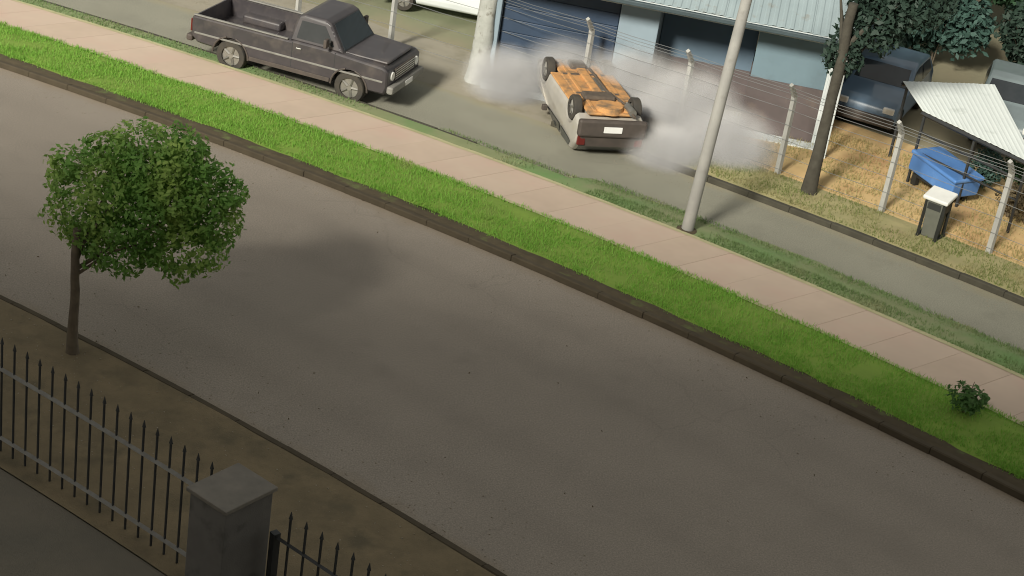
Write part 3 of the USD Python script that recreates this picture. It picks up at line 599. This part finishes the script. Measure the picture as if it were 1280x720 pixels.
# ================================================================== CANOPY, TRAILER, BIN
can = thing('white_canopy', 'low white sheet-metal canopy on dark posts behind the fence', 'canopy')
Q = [np.array(q, float) for q in ((8.11, 38.93, 1.98), (10.29, 39.46, 2.08), (10.47, 35.1, 1.87), (8.4, 37.49, 1.85))]
def quad_pt(u, v): return (Q[3] * (1 - u) + Q[2] * u) * (1 - v) + (Q[0] * (1 - u) + Q[1] * u) * v
base_sheet = None
for k in range(5):
    u0, u1 = k / 5 + .003, (k + 1) / 5 + .012; lift = .006 * (k % 2); V = []; nx = 13
    for tz in (0, -.012):
        for v in (0, 1):
            for i in range(nx):
                q = quad_pt(u0 + (u1 - u0) * i / (nx - 1), v); V.append(q + np.array([0, 0, tz + lift + (.008 if i % 3 == 1 else 0)]))
    F = []
    for i in range(nx - 1):
        F += [(i, i + 1, nx + i + 1), (i, nx + i + 1, nx + i), (2 * nx + i, 3 * nx + i + 1, 2 * nx + i + 1), (2 * nx + i, 3 * nx + i, 3 * nx + i + 1)]
        for o in (0, nx): F += [(o + i, o + 2 * nx + i, o + 2 * nx + i + 1), (o + i, o + 2 * nx + i + 1, o + i + 1)]
    part('roof_sheet', trimesh.Trimesh(V, F, process=False), 'canopy_sheet', can)
def beam(p, q, r, m='dark_metal'): return tube([p, q], [r, r], 4)
dn = np.array([0, 0, -.07])
part('beam', beam(Q[3] + dn, Q[2] + dn, .05), 'dark_metal', can); part('beam', beam(Q[0] + dn, Q[1] + dn, .05), 'dark_metal', can)
for u, v in ((.04, .04), (.5, .04), (.96, .04), (.05, .95), (.95, .95)):
    q = quad_pt(u, v); part('post', beam(np.array([q[0], q[1], 0]), q + dn, .035), 'dark_metal', can)
part('side_rail', beam(quad_pt(.04, .04) * [1, 1, 0] + [0, 0, 1.35], quad_pt(.96, .04) * [1, 1, 0] + [0, 0, 1.35], .03), 'dark_metal', can)
part('side_rail', beam(quad_pt(.04, .04) * [1, 1, 0] + [0, 0, .9], quad_pt(.96, .04) * [1, 1, 0] + [0, 0, .9], .025), 'dark_metal', can)

ty = math.atan2(-1.45, 1.0)
tr = thing('blue_box', 'tilted bright blue box with lid directly behind the litter bin', 'box', (9.13, 37.12, .12), ty)
bx = rbox(-.72, .72, -.43, .43, .28, .70, .05, 12); bx.apply_transform(trimesh.transformations.rotation_matrix(math.radians(5), (0, 1, 0)))
bp = part('body', bx, 'tarp_blue', tr, smooth=30)
ld = rbox(-.75, .75, -.46, .46, .66, .76, .04, 12); ld.apply_transform(trimesh.transformations.rotation_matrix(math.radians(5), (0, 1, 0))); part('lid', ld, 'tarp_blue', tr, smooth=30)
part('frame', rbox(-.58, .58, -.33, .33, .20, .30, .02), 'bin_dark', tr)
for x in (-.5, .5):
    for y in (-.28, .28): part('foot', rbox(x - .07, x + .07, y - .07, y + .07, 0, .27, .015), 'bin_dark', tr)

p = rd(-19.42, 32.42)
def sc_(m):
    m = m.copy(); m.apply_scale([.74, .8, .86]); return m
bn = thing('litter_bin', 'grey-green litter bin with white sloping lid and dark side frames on the verge', 'bin', (p[0], p[1], .12), heading(-19.7))
part('body', sc_(from_m(m3.Manifold.batch_hull([m3.Manifold.sphere(.02, 8).translate(q) for q in [(x * w, y * w, z) for x in (-.22, .22) for y in (-.24, .24) for z, w in ((.06, .82), (.98, 1.0))]]))), 'bin_body', bn)
for s in (-1, 1):
    fr = [tube([(s * .27, -.26, .0), (s * .27, -.22, 1.0)], [.05, .05], 4), tube([(s * .27, .26, .0), (s * .27, .22, 1.0)], [.05, .05], 4), box(s * .27 - .03, s * .27 + .03, -.24, .24, .72, 1.0), box(s * .27 - .05, s * .27 + .05, -.34, .34, 0, .06)]
    part('side_frame', sc_(trimesh.util.concatenate(fr)), 'bin_dark', bn)
lid = rbox(-.38, .38, -.33, .33, 0, .10, .03); lid.apply_transform(trimesh.transformations.rotation_matrix(math.radians(9), (1, 0, 0))); lid.apply_translation((0, 0, 1.05))
part('lid', sc_(lid), 'bin_white', bn)
part('opening', sc_(box(-.20, .20, -.262, -.235, .78, .95)), 'bin_dark', bn)

# ================================================================== NEAR GATE
def bars(a0, a1, step, parent, m, top=2.0, l=12.18):
    a = a0
    while a <= a1:
        b = rd(a, l, 0)
        part('bar', tube([b + [0, 0, .12], b + [0, 0, top - .12], b + [0, 0, top - .11], b + [0, 0, top]], [.017, .017, .028, .003], 4), m, parent); a += step
def rail(a0, a1, z, parent, m, r=.028, l=12.18):
    aa = np.linspace(a0, a1, 9); part('rail', tube(rd(aa, np.full(9, l), z), r, 4), m, parent)
gl = thing('spiked_fence', 'dark spiked bar fence with pale rails left of the gate pillar', 'fence')
bars(-24.4, -16.1, .25, gl, 'dark_metal'); rail(-24.5, -15.8, 1.48, gl, 'rail_grey', .04); rail(-24.5, -15.8, .35, gl, 'rail_grey', .04)
gt = thing('spiked_gate', 'dark metal gate with spiked bars right of the gate pillar', 'gate')
bars(-14.75, -11.2, .265, gt, 'dark_metal'); rail(-14.95, -11.0, 1.5, gt, 'dark_metal', .03); rail(-14.95, -11.0, .3, gt, 'dark_metal', .03)
for a in (-14.98, -11.0):
    b = rd(a, 12.18, 0); part('gate_stile', tube([b + [0, 0, .05], b + [0, 0, 1.56]], [.07, .07], 4), 'dark_metal', gt)
pc = rd(-15.42, 11.87); ph = heading(-15.42)
gp = thing('gate_pillar', 'broad grey plastered gate pillar with pale cap between fence and gate', 'pillar', (pc[0], pc[1], 0), ph)
part('shaft', rbox(-.32, .32, -.40, .40, -.05, 2.04, .012), 'pillar_plaster', gp)
part('cap', rbox(-.36, .36, -.44, .44, 2.04, 2.10, .012), 'pillar_cap', gp)

# ================================================================== ADDED UNSEEN BUILDING AT THE VIEWPOINT (put in to shade the near road)
fh = 0.0; fm = np.array([-math.sin(fh), math.cos(fh)])
fc = -fm * .9
fac = thing('added_shade_building', 'added pale building out of view behind the viewpoint, sized to shade the near road', 'building', (fc[0], fc[1], 0), fh)
part('wall', box(-34, 24, -9, 0, 0, 21.7), 'added_facade', fac)
part('parapet', box(-34.1, 24.1, -9.1, .12, 21.703, 22.0), 'concrete', fac)
for x in range(-32, 23, 4):
    for z in (1.2, 4.8, 8.4, 11.6, 15.6, 18.6):
        if abs(x) < 3 and 9 < z < 15: continue
        w = part('window', box(x - .75, x + .75, 0, .06, z, z + 1.4), 'trim_white', fac); part('pane', box(x - .66, x + .66, .06, .075, z + .08, z + 1.32), 'car_glass', w)

# ================================================================== DUST
def cloud(name, label, blobs, density, seed):
    ms = []
    for i, (c, r) in enumerate(blobs):
        s = trimesh.creation.icosphere(3, 1.0); d = s.vertices.copy()
        s.vertices = d * (np.array(r) * (0.80 + .40 * fbm(d * 1.8 + i * 5.3, seed=seed))[:, None]) + np.array(c); ms.append(to_m(s))
    m = from_m(m3.Manifold.batch_boolean(ms, m3.OpType.Add))
    # thins out towards the edge of every puff
    N = {'g': ('geometry', {}), 'n': ('noise_texture', {'scale': 1.7, 'detail': 4}), 'mr': ('map_range', {'from_min': .3, 'from_max': .7, 'clamp': True, 'to_min': .45, 'to_max': 1.0}),
         'k': ('math', {'math_type': 'multiply'}), 'd': ('math', {'math_type': 'multiply', 'value2': density}), 'v': ('principled_volume', {'color': (1.0, .99, .965), 'anisotropy': -.25, 'absorption_color': (1, 1, 1)})}
    L = [('g.position', 'n.vector'), ('n.fac', 'mr.value'), ('mr.result', 'k.value1'), ('k.value', 'd.value1'), ('d.value', 'v.density')]
    prev = None
    for i, (c, r) in enumerate(blobs):
        N[f's{i}'] = ('vector_math', {'math_type': 'subtract', 'vector2': c}); N[f'q{i}'] = ('vector_math', {'math_type': 'divide', 'vector2': tuple(x * .98 for x in r)})
        N[f'l{i}'] = ('vector_math', {'math_type': 'length'}); N[f'f{i}'] = ('map_range', {'range_type': 'smoothstep', 'from_min': 1.0, 'from_max': .05, 'to_min': 0, 'to_max': 1, 'clamp': True})
        L += [('g.position', f's{i}.vector1'), (f's{i}.vector', f'q{i}.vector1'), (f'q{i}.vector', f'l{i}.vector1'), (f'l{i}.value', f'f{i}.value')]
        if prev is None: prev = f'f{i}.result'
        else:
            N[f'a{i}'] = ('math', {'math_type': 'maximum'}); L += [(prev, f'a{i}.value1'), (f'f{i}.result', f'a{i}.value2')]; prev = f'a{i}.value'
    L.append((prev, 'k.value2'))
    MAT[name] = usdkit.material(stage, '/World/Looks/' + name, N, L, volume='v.volume')
    part(name, m, name, kind='stuff', label=label, category='dust', smooth=True)
cloud('dust_cloud', 'pale dust cloud hanging around and behind the overturned car',
      [((-.9, 39.0, .5), (1.25, .85, .95)), ((.5, 39.2, .7), (1.5, .65, 1.15)), ((2.1, 38.8, .8), (1.5, .85, 1.25)), ((3.3, 37.9, .75), (1.5, 1.1, 1.35)), ((4.2, 37.0, .5), (1.5, .9, 1.1)), ((2.9, 36.4, .35), (1.2, .8, .7))], 5.0, 31)
